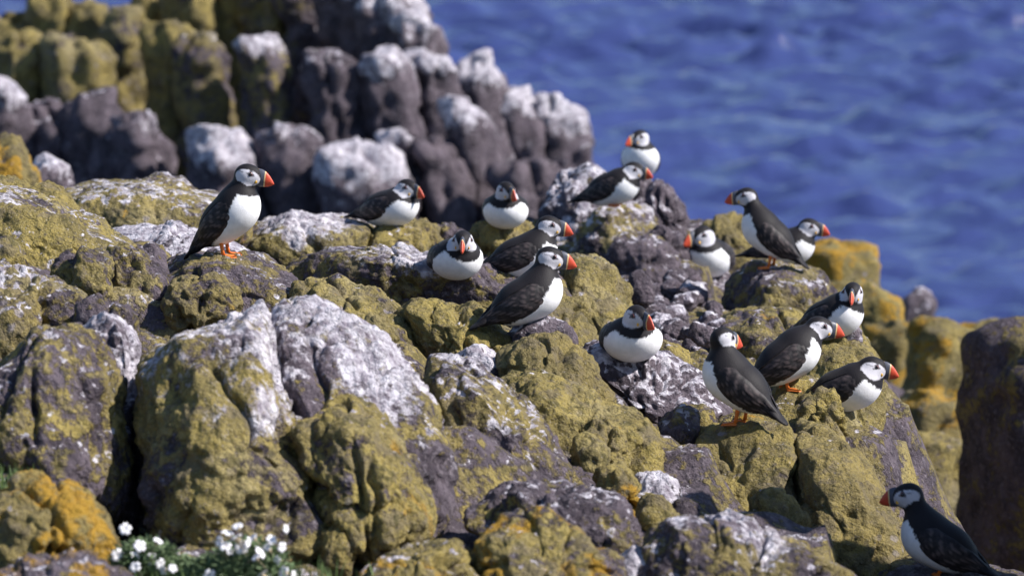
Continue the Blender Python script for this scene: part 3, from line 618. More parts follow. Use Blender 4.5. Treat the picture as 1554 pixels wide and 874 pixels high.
# ------------------------------------------------------------------ bedrock below everything
NEAR_N = len(ROCKS)
def make_ground():
    # fine bedrock that the boulders grow out of
    xs = np.arange(-2.4, 2.3, .022); ys = np.arange(9.5, 19.3, .022)
    X, Y = np.meshgrid(xs, ys)
    P = np.stack([X.ravel(), Y.ravel()], 1)
    num = np.zeros(len(P)); den = np.zeros(len(P)); near = np.full(len(P), 1e9)
    ctl = [(c + np.array([0, .08, 0]), c[2] + (.12 if c[1] > 10.75 else -.55) * hh, ww) for c, hh, ww in ROCKPTS[:NEAR_N]]
    for q in range(-200, 1500, 90):
        ctl.append((at(q, 960, 9.9), at(q, 960, 9.9)[2], .16))
    for q, r, dd_, zo in ((1000,450,15.7,0),(1045,470,15.3,0),(1000,490,15.0,0),(1040,510,14.6,-.02),(1070,540,14.1,-.03),(1020,545,13.9,-.03),(222,640,11.5,-.25),(225,740,11.2,-.25),(222,800,11.0,-.15)):
        p = at(q, r, dd_); ctl.append((p, p[2] + zo, .14))
    for c, zz, ww in ctl:
        d = np.hypot(P[:, 0] - c[0], P[:, 1] - c[1])
        w = np.exp(-d ** 2 / (2 * (.55 * ww + .04) ** 2)) + 2e-4 / (d ** 2 + .02)
        num += w * zz; den += w
        near = np.minimum(near, d - ww * .8)
    Z = num / den
    pn = np.stack([P[:, 0], P[:, 1], Z * .5], 1)
    Z += .035 * fbm(pn * 5, 5, .55) - .03 * np.abs(perlin(pn * 7 + 3)) - .03
    drop = np.clip(near - .12, 0, None) * np.clip((P[:, 1] - 11.6) / .6, 0, 1)
    Z -= drop * 3.0
    Z -= np.clip((P[:, 0] - .0665 * P[:, 1]) / .08, 0, 1) * np.clip((12.4 - P[:, 1]) / .3, 0, 1) * .5
    side = np.clip((np.abs(P[:, 0]) - 2.1) / .3, 0, 1) * .5
    Z -= side
    nx, ny = len(xs), len(ys)
    i = np.arange(nx * ny).reshape(ny, nx)
    F = np.stack([i[:-1, :-1], i[:-1, 1:], i[1:, 1:], i[1:, :-1]], -1).reshape(-1, 4)
    o = mesh_obj('bedrock', np.stack([P[:, 0], P[:, 1], Z], 1), F, ROCK)
    o['lichen'] = .68; o['guano'] = .30; o['orange'] = .1
    a = o.data.attributes.new('cap', 'FLOAT', 'POINT'); a.data.foreach_set('value', np.full(len(P), -1, dtype=np.float32))
    tag(o, kind='structure')
    # coarse land below and around
    xs = np.arange(-14, 14.01, .2); ys = np.arange(-6.0, 42, .2)
    X, Y = np.meshgrid(xs, ys)
    P = np.stack([X.ravel(), Y.ravel()], 1)
    num = np.zeros(len(P)); den = np.zeros(len(P)); near = np.full(len(P), 1e9)
    for c, hh, ww in ROCKPTS + ROCKPTS_FAR:
        d = np.hypot(P[:, 0] - c[0], P[:, 1] - c[1])
        w = 1.0 / (d ** 2 + .05) ** 2
        num += w * (c[2] - hh * .9 - .25); den += w
        near = np.minimum(near, d - ww * .6)
    Z = num / den
    pn = np.stack([P[:, 0], P[:, 1], np.zeros(len(P))], 1)
    Z += .08 * fbm(pn * 1.6, 4) - .1
    drop = np.clip(near - .3, 0, None)
    Z -= drop * 2.4 * np.clip((P[:, 1] - 12.5) / 3, 0, 1)
    edge = .0755 * P[:, 1]
    Z -= np.clip((P[:, 0] - edge) / .25, 0, 1) * np.clip((P[:, 1] - 12.3) / .3, 0, 1) * 2.6
    Z = np.maximum(Z, -3)
    nx, ny = len(xs), len(ys)
    i = np.arange(nx * ny).reshape(ny, nx)
    F = np.stack([i[:-1, :-1], i[:-1, 1:], i[1:, 1:], i[1:, :-1]], -1).reshape(-1, 4)
    o = mesh_obj('ground', np.stack([P[:, 0], P[:, 1], Z], 1), F, ROCK)
    o['lichen'] = .5; o['guano'] = .2; o['orange'] = .1
    a = o.data.attributes.new('cap', 'FLOAT', 'POINT'); a.data.foreach_set('value', np.full(len(P), -1, dtype=np.float32))
    tag(o, kind='structure')
make_ground()

# ------------------------------------------------------------------ sea
def make_sea():
    def axis(lo, hi, step, far):
        a = np.arange(lo, hi + step / 2, step)
        g = []; v = step
        e = hi
        while e < far:
            v *= 1.35; e += v; g.append(e)
        b = []; v = step; e = lo
        while e > -far:
            v *= 1.35; e -= v; b.append(e)
        return np.concatenate([np.array(b[::-1]), a, np.array(g)])
    xs = axis(-46, 46, .22, 9000); ys = axis(60, 215, .22, 9000)
    X, Y = np.meshgrid(xs, ys)
    x = X.ravel(); y = Y.ravel()
    rs = np.random.RandomState(3)
    z = np.zeros_like(x)
    fx = np.interp(np.abs(x), [46, 58], [1, 0]); fy = np.interp(y, [46, 60, 215, 235], [0, 1, 1, 0])
    wx = 1.2 * perlin(np.stack([x * .13, y * .13, x * 0], 1)); wy = 1.2 * perlin(np.stack([x * .13, y * .13, x * 0 + 9], 1))
    for k in range(46):
        lam = .8 * (7 ** rs.rand())
        th = R(-95) + rs.normal() * .75
        kk = 2 * math.pi / lam
        ph = rs.rand() * 6.28
        a = .0135 * lam
        s_ = np.sin(kk * ((x + wx) * math.cos(th) + (y + wy) * math.sin(th)) + ph)
        z += a * (s_ - .25 * np.cos(2 * np.arcsin(np.clip(s_, -1, 1))))
    pn = np.stack([x * .09, y * .09, x * 0], 1)
    z *= .75 + .7 * np.clip(perlin(pn) + .3, 0, 1)
    z *= fx * fy
    nx, ny = len(xs), len(ys)
    i = np.arange(nx * ny).reshape(ny, nx)
    F = np.stack([i[:-1, :-1], i[:-1, 1:], i[1:, 1:], i[1:, :-1]], -1).reshape(-1, 4)
    o = mesh_obj('sea', np.stack([x, y, z], 1), F, SEA)
    tag(o, kind='structure')
make_sea()

# ------------------------------------------------------------------ puffins
BVH = BVHTree.FromPolygons(np.concatenate(ALLROCK_V).tolist(), np.concatenate(ALLROCK_F).tolist())

def plumage_material():
    s = N('plumage')
    c = s.attr('plumage', 'GEOMETRY', 'Color')
    P = s.t.nodes.new('ShaderNodeTexCoord').outputs['Object']
    n = s.noise(P, 320, 2, .6)
    f = s.noise(P, 45, 3, .6)
    k = s.ma('ADD', .80, s.ma('MULTIPLY', f, .4))
    m = s.t.nodes.new('ShaderNodeMix'); m.data_type = 'RGBA'; m.blend_type = 'MULTIPLY'
    m.inputs[0].default_value = 1.0
    s.put(m.inputs[6], c)
    cc = s.t.nodes.new('ShaderNodeCombineColor')
    for q in range(3): s.put(cc.inputs[q], k)
    s.put(m.inputs[7], cc.outputs[0])
    s.bs(Base_Color=m.outputs[2], Roughness=.62)
    s.b.inputs['Specular IOR Level'].default_value = .22
    s.b.inputs['Sheen Weight'].default_value = .02
    s.bs(Normal=s.bump(s.ma('ADD', n, s.ma('MULTIPLY', f, .5)), .28, .003))
    return s.m
PLUM = plumage_material()

def feather_material():
    s = N('wing_feathers')
    P = s.t.nodes.new('ShaderNodeTexCoord').outputs['Object']
    f = s.noise(P, 70, 4, .6)
    c = s.mix(s.step(f, .35, .7), (0.011, .0095, .011), (0.034, .027, .029))
    e = s.attr('edge', 'GEOMETRY')
    c = s.mix(s.ma('MULTIPLY', e, .7), c, (0.13, .10, .098))
    s.bs(Base_Color=c, Roughness=.55)
    s.b.inputs['Specular IOR Level'].default_value = .25
    s.bs(Normal=s.bump(f, .4, .003))
    return s.m
WINGM = feather_material()

def flat(name, c, rough=.5, spec=.4, var=.25, scale=90):
    s = N(name)
    P = s.t.nodes.new('ShaderNodeTexCoord').outputs['Object']
    f = s.noise(P, scale, 3)
    d = tuple(x * (1 - var) for x in c)
    e = tuple(min(1, x * (1 + var)) for x in c)
    s.bs(Base_Color=s.mix(f, d, e), Roughness=rough)
    s.b.inputs['Specular IOR Level'].default_value = spec
    s.bs(Normal=s.bump(f, .2, .002))
    return s.m
BILL_RED = flat('bill_red', (.56, .075, .035), .38)
BILL_SLATE = flat('bill_slate', (.075, .08, .105), .42)
BILL_CREAM = flat('bill_cream', (.62, .42, .20), .45)
ORANGE = flat('leg_orange', (.66, .17, .028), .45)
ROSETTE = flat('gape_yellow', (.72, .40, .06), .5)
EYE = flat('eye_dark', (.012, .010, .012), .12, .6, 0)
RING = flat('eye_ring_red', (.22, .05, .04), .5)

def surface_nets(f, lo, h):
    """polygonise the zero level of the sampled field f"""
    s = f < 0
    nx, ny, nz = f.shape
    cells = np.zeros((nx - 1, ny - 1, nz - 1)); acc = np.zeros((nx - 1, ny - 1, nz - 1, 3))
    corners = [(i, j, k) for i in (0, 1) for j in (0, 1) for k in (0, 1)]
    def sub(a, c):
        return a[c[0]:nx - 1 + c[0], c[1]:ny - 1 + c[1], c[2]:nz - 1 + c[2]]
    for a in corners:
        for ax in range(3):
            if a[ax]: continue
            b = list(a); b[ax] = 1
            fa, fb = sub(f, a), sub(f, b)
            m = (fa < 0) != (fb < 0)
            t = np.where(m, fa / np.where(m, fa - fb, 1), 0)
            cells += m
            for q in range(3):
                acc[..., q] += m * (a[q] + (t if q == ax else 0))
    act = cells > 0
    idx = -np.ones(act.shape, dtype=np.int64)
    idx[act] = np.arange(act.sum())
    g = np.argwhere(act)
    V = lo + h * (g + acc[act] / cells[act][:, None])
    F = []
    for ax in range(3):
        b, c = [(1, 2), (2, 0), (0, 1)][ax]
        sl0 = [slice(1, -1)] * 3; sl1 = [slice(1, -1)] * 3
        sl0[ax] = slice(0, f.shape[ax] - 1); sl1[ax] = slice(1, f.shape[ax])
        A = s[tuple(sl0)]; B = s[tuple(sl1)]
        e = np.argwhere(A != B)
        if len(e) == 0: continue
        inside = A[tuple(e.T)]
        p = e.copy()
        for q in range(3):
            if q != ax: p[:, q] += 1
        def cid(db, dc):
            w = p.copy(); w[:, b] += db; w[:, c] += dc
            return idx[tuple(w.T)]
        q4 = np.stack([cid(-1, -1), cid(0, -1), cid(0, 0), cid(-1, 0)], 1)
        q4[~inside] = q4[~inside][:, ::-1]
        F.append(q4)
    return V, np.concatenate(F)

def rot_axes(yaw, pitch, roll=0):
    cy, sy, cp, sp = math.cos(yaw), math.sin(yaw), math.cos(pitch), math.sin(pitch)
    f = np.array([cy * cp, sy * cp, sp]); l = np.array([-sy, cy, 0.0]); u = np.cross(f, l)
    if roll:
        l, u = l * math.cos(roll) + u * math.sin(roll), u * math.cos(roll) - l * math.sin(roll)
    return f, l, u

def ell(P, c, axes, r):
    d = P - c
    q = np.stack([d @ axes[0], d @ axes[1], d @ axes[2]], -1)
    r = np.array(r)
    k0 = np.linalg.norm(q / r, axis=-1); k1 = np.linalg.norm(q / (r * r), axis=-1)
    return k0 * (k0 - 1) / np.maximum(k1, 1e-6)

def cone(P, a, b, ra, rb):
    ab = b - a
    t = np.clip(((P - a) @ ab) / (ab @ ab), 0, 1)
    t2 = t * t * (3 - 2 * t)
    return np.linalg.norm(P - (a + t[..., None] * ab), axis=-1) - (ra + (rb - ra) * t2)

def smin(a, b, k):
    h = np.clip(.5 + .5 * (b - a) / k, 0, 1)
    return b * (1 - h) + a * h - k * h * (1 - h)

WHITE = np.array([.80, .79, .80]); BLACK = np.array([.012, .0100, .012]); CHEEK = np.array([.52, .505, .545])
DARKG = np.array([.05, .045, .055])

def sstep(x, a, b):
    t = np.clip((x - a) / (b - a), 0, 1)
    return t * t * (3 - 2 * t)

def make_puffin(label, px, py, D, yaw, beta, hb, head, hyaw, hpitch=-8, hroll=0, fat=1.0, legs='none', scale=1.0, sink=.008, fwd=0.0, snap=True, legx=(-.01, -.01)):
    """yaw 0 faces right of the view, 90 away, -90 towards; head=(forward, height) of the head centre"""
    base = at(px, py, D)
    if snap:
        dr = (base - CAM); dr /= np.linalg.norm(dr)
        hit = BVH.ray_cast(Vector(CAM), Vector(dr))
        if hit[0] is not None and abs(np.array(hit[0]) @ FW - CAM @ FW - D) < .75:
            base = np.array(hit[0])
            LOG.append(('P', px, py, 'want', D, 'got %.2f' % (base @ FW - CAM @ FW)))
        else:
            LOG.append(('P', px, py, 'want', D, 'NO HIT', None if hit[0] is None else '%.2f' % (np.array(hit[0]) @ FW - CAM @ FW)))
    root = empty('puffin', tuple(base - np.array([0, 0, sink])), R(yaw))
    root.scale = (scale,) * 3
    tag(root, label, 'puffin', None)
    bf, bl, bu = rot_axes(0, R(beta))
    hf, hl, hu = rot_axes(R(hyaw - yaw), R(hpitch), R(hroll))
    B = np.array([0, 0, hb]); Hc = np.array([head[0], 0, head[1]])
    def parts(P):
        body = ell(P, B, (bf, bl, bu), (.094, .060 * fat, .054))
        body = smin(body, ell(P, B + bf * .030 - bu * .006, (bf, bl, bu), (.060, .060 * fat, .054)), .03)
        body = smin(body, cone(P, B - bf * .03 + bu * .004, B - bf * .125 + bu * .006, .046, .012), .03)
        body = smin(body, ell(P, B - bf * .140 + bu * .008, (bf, bl, bu), (.036, .019, .006)), .02)
        neck = cone(P, B + bf * .045 + bu * .012, Hc - hu * .006 - hf * .006,   .040, .0250)
        hd = ell(P, Hc, (hf, hl, hu), (.0335, .0265, .0305))
        hd = smin(hd, ell(P, Hc + hf * .021 - hu * .003, (hf, hl, hu), (.017, .0150, .0225)), .014)
        return body, neck, hd
    def sdf(P):
        b, n, h = parts(P)
        return smin(smin(b, n, .028), h, .012)
    h = .0040
    lo = np.array([-.20, -.10, -.03]); hi = np.array([.16, .10, .30])
    lo[2] = min(lo[2], hb - .19); hi[2] = head[1] + .05
    n = ((hi - lo) / h).astype(int)
    G = np.stack(np.meshgrid(*[lo[q] + h * np.arange(n[q]) for q in range(3)], indexing='ij'), -1)
    f = sdf(G)
    V, F = surface_nets(f, lo, h)
    for _ in range(3):
        d0 = sdf(V); e = 1e-4
        g = np.stack([sdf(V + np.eye(3)[q] * e) - d0 for q in range(3)], 1) / e
        V = V - (d0 / np.maximum((g * g).sum(1), .2))[:, None] * g
    # plumage colours
    nz1 = perlin(V * 140 + px) ; nz2 = perlin(V * 330 + px)
    jit = .0035 * nz1 + .002 * nz2
    b, nk, hd = parts(V)
    q = V - B
    u = q @ bf; nn = q @ bu
    thr = np.interp(u, [-.15, -.09, -.03, .02, .06, .09], [-.005, -.026, -.022, -.004, .014, .024]) + jit * 1.6
    wmask = 1 - sstep(nn, thr - .002, thr + .002)
    wmask *= sstep(u, -.135, -.12)
    colr = BLACK + wmask[:, None] * (WHITE - BLACK)
    # neck: black collar
    isneck = sstep(b - np.minimum(nk, hd), .0005 , .0045 + 0 * jit)
    isneck = sstep((b - np.minimum(nk, hd)) + jit * .8, -.002, .001)
    colr = colr + isneck[:, None] * (BLACK - colr)
    dh = np.linalg.norm((V - (Hc - hu * .018 - hf * .006)) / np.array([1, 1, .95]), axis=1) + jit * .7
    cl = 1 - sstep(dh, .0535, .0560)
    colr = colr + cl[:, None] * (BLACK - colr)
    # head
    p = V - Hc
    x, y, z = p @ hf, p @ hl, p @ hu
    ishead = (hd < nk + .004).astype(float)
    zz = z + .10 * x
    cheek = ((x - .004) / .0335) ** 2 + ((zz + .0035) / np.where(zz > -.0035, .0215, .0215)) ** 2
    cm = (1 - sstep(cheek, .90, 1.06)) * sstep(np.abs(y), .0065, .0085) * ishead
    tone = CHEEK * (1.0 + .10 * sstep(z, -.01, .014))[:, None]
    colr = colr + cm[:, None] * (tone - colr)
    # dark triangle round the eye and the crease running back from it
    ex, ez = x - .0115, z - .0065
    tri = (np.abs(ex) < .0080 - np.clip(ez, -.003, .010) * .55) & (ez > -.0055) & (ez < .0105)
    line = (np.abs(ez - .0015 + .10 * (x - .0115)) < .0011) & (x < .010) & (x > -.020)
    dm = ((tri * .93 + line * .6).clip(0, .93)) * ishead * (np.abs(y) > .012)
    colr = colr + dm[:, None] * (DARKG - colr)
    body = mesh_obj('body', V, F, PLUM, root)
    a = body.data.attributes.new('plumage', 'FLOAT_COLOR', 'POINT')
    a.data.foreach_set('color', np.concatenate([colr, np.ones((len(V), 1))], 1).astype(np.float32).ravel())
    # ---- bill: deep, flat-sided, three coloured bands
    ns, nt = 14, 12
    bv = []; bfc = []; bm = []
    L = .048
    for i in range(ns + 1):
        s = i / ns
        top = .0215 - .0330 * s ** 1.9 + .003 * math.sin(math.pi * s)
        bot = -.0255 + .0085 * s ** 1.4 - .002 * math.sin(math.pi * s)
        if s > .9: 
            bot = bot + (top - bot) * (s - .9) * 4.5
        cz = (top + bot) / 2; hh = (top - bot) / 2
        wd = .0098 * (1 - s) ** .75 + .0016
        xx = .026 + L * s * (1 + .0 * s)
        for j in range(nt):
            t = j / nt * 2 * math.pi
            gx = 0
            yy = wd * math.copysign(abs(math.sin(t)) ** .8, math.sin(t)) * (1 - .35 * abs(math.cos(t)))
            zv = cz + hh * math.cos(t)
            groove = 1 - .10 * (abs(((s * 9) % 1) - .5) < .16) * (s > .5)
            # bands are curved: outer ones bulge backwards at the edges
            bv.append(Hc + hf * (xx - .006 * (abs(math.cos(t)) ** 2) * (s > .15) * 0) + hl * yy * groove + hu * zv)
    for i in range(ns):
        for j in range(nt):
            j2 = (j + 1) % nt
            bfc.append([i * nt + j, i * nt + j2, (i + 1) * nt + j2, (i + 1) * nt + j])
            s = (i + .5) / ns
            bm.append(2 if s < .08 else 1 if s < .46 else 2 if s < .52 else 0)
    bfc.append(list(range(nt))[::-1]); bm.append(1)
    bfc.append([ns * nt + j for j in range(nt)]); bm.append(0)
    bill = mesh_obj('bill', bv, bfc, [BILL_RED, BILL_SLATE, BILL_CREAM], root)
    bill.data.polygons.foreach_set('material_index', np.array(bm, dtype=np.int32))
    # gape rosettes, eyes
    def ball(name, c, r, mat, par, axes=(hf, hl, hu)):
        Vs, Fs = cube_sphere(5)
        r = np.array(r) if np.ndim(r) else np.array([r] * 3)
        W = c + (Vs * r) @ np.array(axes)
        return mesh_obj(name, W, Fs, mat, par)
    for sg in (1, -1):
        def surf(x, z):
            yy = .04
            for _ in range(24):
                pt = Hc + hf * x + hu * z + hl * sg * yy
                yy -= float(sdf(pt[None])[0]) * .9
            return Hc + hf * x + hu * z + hl * sg * yy
        c = surf(.0115, .0065)
        e = ball('eye', c - hl * sg * .0012, .0046, EYE, root)
        ball('eye_ring', c - hl * sg * .0012, (.0053, .0014, .0053), RING, e)
        c = surf(.027, -.0125)
        if abs((c - Hc) @ hl) < .026:
            ball('gape_rosette', c, (.0042, .0020, .0048), ROSETTE, bill)
    # ---- folded wings
    for sg in (1, -1):
        ns, nt = 26, 14
        wv = []; ed = []
        for side in (1, 0):
            for i in range(ns + 1):
                s = i / ns
                uu = .052 - .205 * s
                nc = np.interp(s, [0, .3, .7, 1], [.014, .010, .008, .010])
                hh = np.interp(s, [0, .06, .2, .45, .7, .88, 1], [.010, .022, .034, .035, .024, .012, .002])
                for j in range(nt + 1):
                    t = j / nt * 2 - 1
                    n_ = nc + hh * t
                    k = 1 - (uu / .104) ** 2 - (n_ / .064) ** 2
                    yb = .062 * fat * math.sqrt(max(k, 0.0)) if k > 0 else 0
                    fl = np.interp(s, [0, .5, .75, 1], [.0, .030, .020, .006])
                    yb = max(yb, fl * (1 - .25 * max(t, 0)))
                    edge = (1 - abs(t) ** 6) * min(1, s * 12) * (1 - s ** 8)
                    # overlapping feather rows
                    row = (s * 7 + .9 * abs(t)) % 1.0 if s < .5 else ((t + 1) * 3.0 + 2.2 * s) % 1.0
                    th = (.0040 + .0042 * row) * edge
                    y_ = yb + (th if side else -.006)
                    if n_ > .03: y_ = min(y_, .062 * fat)
                    wv.append(B + bf * uu + bu * n_ + bl * sg * y_)
                    ed.append((1.0 if row > .80 else 0.0) * edge * (1 if s > .12 else 0))
        m_ = (ns + 1) * (nt + 1)
        wf = []
        ii = lambda o_, i, j: o_ * m_ + i * (nt + 1) + j
        for i in range(ns):
            for j in range(nt):
                a_ = [ii(0, i, j), ii(0, i, j + 1), ii(0, i + 1, j + 1), ii(0, i + 1, j)]
                c_ = [ii(1, i, j), ii(1, i + 1, j), ii(1, i + 1, j + 1), ii(1, i, j + 1)]
                if sg > 0: a_.reverse(); c_.reverse()
                wf += [a_, c_]
        for i in range(ns):
            for j in (0, nt):
                wf.append([ii(0, i, j), ii(0, i + 1, j), ii(1, i + 1, j), ii(1, i, j)])
        for j in range(nt):
            for i in (0, ns):
                wf.append([ii(0, i, j), ii(0, i, j + 1), ii(1, i, j + 1), ii(1, i, j)])
        w = mesh_obj('wing', wv, wf, WINGM, root)
        a = w.data.attributes.new('edge', 'FLOAT', 'POINT')
        a.data.foreach_set('value', np.array(ed, dtype=np.float32))
    # ---- legs with webbed feet
    if legs != 'none':
        for sg, lx in ((1, legx[0]), (-1, legx[1])):
            ft = np.array([lx, sg * .024, .0105])
            topz = max(hb - .03, .02) if legs == 'stand' else .03
            tp = np.array([lx - (.012 if legs == 'stand' else .02), sg * .022, topz])
            kv = []; kf = []
            nn_ = 8; m_ = 7
            for i in range(m_):
                s = i / (m_ - 1)
                c = tp + (ft - tp) * s
                r = .0085 * (1 - s) ** 2 + .0048 + .0012 * (s > .9)
                for j in range(nn_):
                    t = j / nn_ * 2 * math.pi
                    kv.append(c + np.array([r * math.cos(t), r * .85 * math.sin(t), 0]))
            for i in range(m_ - 1):
                for j in range(nn_):
                    j2 = (j + 1) % nn_
                    kf.append([i * nn_ + j, (i + 1) * nn_ + j, (i + 1) * nn_ + j2, i * nn_ + j2])
            kf.append(list(range(nn_))); kf.append([(m_ - 1) * nn_ + j for j in range(nn_)][::-1])
            lg = mesh_obj('leg', kv, kf, ORANGE, root)
            # foot: three toes with webs between, domed
            fv = []; ff = []
            angs = np.linspace(-.62, .62, 9)
            rows = 5
            for layer in (1, 0):
                for i in range(rows):
                    s = (i + .15) / (rows - 1 + .15)
                    for k_, a0 in enumerate(angs):
                        toe = abs(((k_ / 8) * 2) % 1 - .5) * 2        # 1 on toes, 0 in webs
                        ln = .042 * (.80 + .20 * toe) * (1 - .08 * abs(a0))
                        r = ln * s
                        zt = (.0050 * (1 - s) + .0030 + .0022 * toe) if layer else .0006
                        fv.append(np.array([ft[0] - .004 + r * math.cos(a0), ft[1] + r * math.sin(a0), zt + .002]))
            mm = rows * 9
            for i in range(rows - 1):
                for k_ in range(8):
                    a_ = i * 9 + k_
                    ff.append([a_, a_ + 9, a_ + 10, a_ + 1])
                    ff.append([mm + a_, mm + a_ + 1, mm + a_ + 10, mm + a_ + 9])
            rim = [i * 9 for i in range(rows)] + [(rows - 1) * 9 + k_ for k_ in range(1, 9)] + [i * 9 + 8 for i in range(rows - 2, -1, -1)] + [k_ for k_ in range(7, 0, -1)]
            for a_, b_ in zip(rim, rim[1:] + rim[:1]):
                ff.append([a_, b_, mm + b_, mm + a_])
            mesh_obj('webbed_foot', fv, ff, ORANGE, lg)
    return root

SIT = dict(beta=12, hb=.049, head=(.068, .120), fat=1.12)
LOG = []
PUFFINS = [
 dict(label='tall puffin standing upright in profile on the grey olive boulder', px=348, py=386, D=13.3, yaw=-14, beta=46, hb=.110, head=(.052, .222), hyaw=-6, legs='stand', fat=.95),
 dict(label='puffin lying with tail out along the white-topped skyline ledge', px=592, py=338, D=15.9, yaw=-28, beta=16, hb=.056, head=(.062, .122), hyaw=-38, fat=1.05),
 dict(label='puffin fluffed up facing forward on a round olive boulder against the cliff', px=767, py=338, D=15.7, yaw=-88, hyaw=-62, **SIT),
 dict(label='puffin crouched face-on with both cheeks showing on the long ledge', px=690, py=414, D=14.0, yaw=-70, hyaw=-92, legs='sit', **{**SIT, 'head': (.072, .108)}),
 dict(label='puffin sitting in profile behind the puffin with brown back', px=795, py=420, D=14.0, yaw=6, beta=20, hb=.070, head=(.072, .155), hyaw=-4, fat=1.0),
 dict(label='brown-backed puffin sitting upright in profile above the smooth olive boulder', px=800, py=488, D=13.3, yaw=18, beta=28, hb=.068, head=(.060, .172), hyaw=2, fat=1.0),
 dict(label='puffin on top of the crag with its head turned left against the sea', px=972, py=268, D=18.2, yaw=-95, beta=35, hb=.070, head=(.045, .160), hyaw=-142, fat=1.1),
 dict(label='puffin resting in front of another on the crag with an orange foot showing', px=930, py=310, D=17.15, snap=False, yaw=-14, beta=22, hb=.066, head=(.074, .130), hyaw=-18, fat=1.0, legs='stand'),
 dict(label='puffin standing facing left across another puffin on the olive crag', px=1166, py=404, D=15.8, yaw=158, beta=40, hb=.112, head=(.075, .232), hyaw=176, hpitch=-4, legs='stand', fat=.95),
 dict(label='puffin crouched behind the left-facing puffin with bill pointing right', px=1192, py=399, D=16.25, snap=False, yaw=-12, beta=14, hb=.060, head=(.078, .130), hyaw=-12, fat=1.0, legs='stand'),
 dict(label='small puffin facing left at the head of the dark gully', px=1076, py=416, D=17.0, scale=1.18, yaw=-112, beta=18, hb=.058, head=(.058, .128), hyaw=-146, fat=1.1),
 dict(label='broad white-breasted puffin sitting on the splashed dark boulder', px=957, py=537, D=12.6, yaw=-78, hyaw=-52, legs='sit', **{**SIT, 'fat': 1.2, 'head': (.068, .116)}),
 dict(label='puffin with head turned forward above the leaning puffin', px=1262, py=512, D=14.1, yaw=-30, beta=26, hb=.064, head=(.066, .142), hyaw=-98, fat=1.0),
 dict(label='leaning puffin with brown back and one orange foot on the shelf rock', px=1195, py=588, D=13.1, yaw=22, beta=34, hb=.088, head=(.090, .165), hyaw=8, legs='stand', fat=1.0),
 dict(label='puffin seen from behind looking back over its right shoulder', px=1118, py=640, D=12.8, yaw=148, beta=36, hb=.108, head=(.042, .216), hyaw=42, hpitch=-10, legs='stand', fat=1.0),
 dict(label='puffin sitting at the outer rim with grey cheek and bill pointing out to sea', px=1284, py=619, D=13.25, yaw=-8, beta=22, hb=.060, head=(.068, .118), hyaw=-4, fat=1.0),
 dict(label='lone puffin in shade facing left beside the yellow boulder', px=1425, py=868, D=11.6, yaw=152, beta=27, hb=.078, head=(.080, .188), hyaw=166, hpitch=-6, legs='stand', fat=1.0),
]
for p in PUFFINS:
    make_puffin(**p)

# ------------------------------------------------------------------ sea campion and grass
LEAF = flat('campion_leaf', (.115, .165, .075), .6, .3, .5, 25)
PETAL = flat('campion_petal', (.80, .78, .80), .6, .2, .05)
CALYX = flat('campion_calyx', (.42, .34, .22), .6, .2, .3)
GRASS = flat('grass_blade', (.11, .17, .05), .6, .3, .5, 25)

def leaf_cloud(name, c, rad, n, mat, parent, seed, ln=.018, wd=.006, up=.3):
    rs = np.random.RandomState(seed)
    V = []; F = []
    for i in range(n):
        p = rs.normal(size=3); p /= np.linalg.norm(p); p *= rs.rand() ** .4
        p = np.array([p[0] * rad[0], p[1] * rad[1], abs(p[2]) * rad[2]])
        d = rs.normal(size=3); d[2] = abs(d[2]) * up + .15; d /= np.linalg.norm(d)
        s = np.cross(d, rs.normal(size=3)); s /= np.linalg.norm(s)
        l = ln * rs.uniform(.6, 1.3); w = wd * rs.uniform(.7, 1.3)
        k = len(V)
        nrm = np.cross(d, s) * l * .12
        V += [p, p + d * l * .5 + s * w * .5 + nrm, p + d * l, p + d * l * .5 - s * w * .5 + nrm]
        F.append([k, k + 1, k + 2, k + 3])
    o = mesh_obj(name, V, F, mat, parent, smooth=False)
    if parent is None: o.location = c
    return o

def petal_mesh():
    V = []; F = []
    for k in range(5):
        a0 = k / 5 * 2 * math.pi
        for sgn in (-1, 1):           # deeply cleft petals
            b0 = a0 + sgn * .22
            o_ = len(V)
            for r, wv, z in ((.002, .0012, .0), (.008, .0030, .0028), (.0135, .0036, .0022), (.0165, .0016, -.0008)):
                cx, cy = r * math.cos(b0), r * math.sin(b0)
                tx, ty = -math.sin(b0), math.cos(b0)
                V += [(cx + tx * wv, cy + ty * wv, z), (cx - tx * wv, cy - ty * wv, z)]
            for q in range(3):
                F.append([o_ + 2 * q, o_ + 2 * q + 1, o_ + 2 * q + 3, o_ + 2 * q + 2])
    return V, F
def calyx_mesh():
    V = []; F = []
    prof = [(.0008, -.055), (.0010, -.018), (.0015, -.017), (.0052, -.013), (.0066, -.008), (.0058, -.003), (.0040, 0)]
    for r, z in prof:
        for j in range(8):
            t = j / 8 * 2 * math.pi
            V.append((r * math.cos(t), r * math.sin(t), z))
    for i in range(len(prof) - 1):
        for j in range(8):
            F.append([i * 8 + j, i * 8 + (j + 1) % 8, (i + 1) * 8 + (j + 1) % 8, (i + 1) * 8 + j])
    return V, F
_pv, _pf = petal_mesh(); _cv, _cf = calyx_mesh()
_pm = None; _cm = None

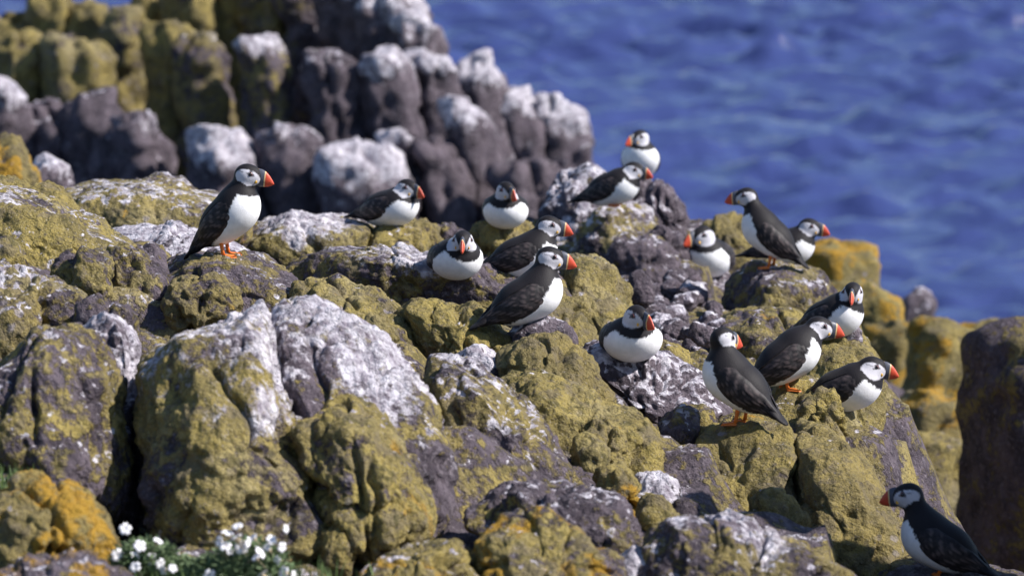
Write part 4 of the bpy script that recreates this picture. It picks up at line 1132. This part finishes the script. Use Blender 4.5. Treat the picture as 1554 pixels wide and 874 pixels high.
def campion(label, px, py, D, rad, flowers, seed):
    global _pm, _cm
    base = at(px, py, D)
    root = empty('sea_campion', tuple(base))
    tag(root, label, 'flowers')
    lf = leaf_cloud('foliage', None, rad, int(2600 * rad[0] / .08), LEAF, root, seed)
    tag(lf, kind='stuff')
    rs = random.Random(seed)
    for fx, fy in flowers:
        D_ = D - .04 - rs.random() * .05
        p = at(fx, fy, D_) - base
        if _pm is None:
            o = mesh_obj('flower', _pv, _pf, PETAL, root); _pm = o.data
            c = mesh_obj('calyx', _cv, _cf, CALYX, o); _cm = c.data
        else:
            o = bpy.data.objects.new('flower', _pm); col.objects.link(o); o.parent = root
            c = bpy.data.objects.new('calyx', _cm); col.objects.link(c); c.parent = o
        o.location = p
        o.rotation_euler = (R(rs.uniform(10, 110)), R(rs.uniform(-50, 50)), rs.uniform(-1.2, 1.2))
        s_ = rs.uniform(.6, .95); o.scale = (s_, s_, s_)

campion('clump of white sea campion left of the huge boulder, beside the orange boulder', 222, 868, 10.05, (.075, .07, .07),
        [(190,802),(205,842),(212,828),(230,848),(240,820),(178,842),(243,855),(247,865),(205,860)], 3)
campion('dense clump of white sea campion flowers before the huge boulder', 375, 880, 10.0, (.10, .08, .085),
        [(333,822),(345,808),(360,798),(358,815),(342,828),(350,836),(376,823),(395,838),(388,845),(405,830),(412,818),(434,802),(428,830),(398,872),(410,880),(430,868),(445,872),(366,830),(384,815),(420,850)], 5)
campion('sparse leafy campion clump spreading between the two flowering clumps', 300, 884, 10.0, (.09, .07, .05), [(262,862),(318,872)], 9)

def grass(label, px, py, D, w, n, seed, ln=.05):
    base = at(px, py, D)
    rs = np.random.RandomState(seed)
    V = []; F = []
    for i in range(n):
        p = np.array([rs.normal() * w, rs.normal() * .04, 0])
        l = ln * rs.uniform(.5, 1.2); a = rs.uniform(0, 6.28); lean = rs.uniform(.1, .6)
        d = np.array([math.cos(a) * lean, math.sin(a) * lean, 1])
        s = np.array([-math.sin(a), math.cos(a), 0]) * .0018
        k = len(V)
        for q, (t, ww) in enumerate(((0, 1), (.5, .8), (1, .1))):
            c = p + d * l * t - np.array([0, 0, .25 * lean * l * t * t])
            V += [c + s * ww, c - s * ww]
        F += [[k, k + 1, k + 3, k + 2], [k + 2, k + 3, k + 5, k + 4]]
    o = mesh_obj('grass', V, F, GRASS, None, smooth=False, loc=tuple(base))
    tag(o, label, 'grass', kind='stuff')
grass('tuft of green grass growing behind the bright orange boulder', 20, 745, 10.45, .035, 160, 2)
grass('green grass growing among the sea campion', 300, 885, 10.0, .13, 700, 4, .05)
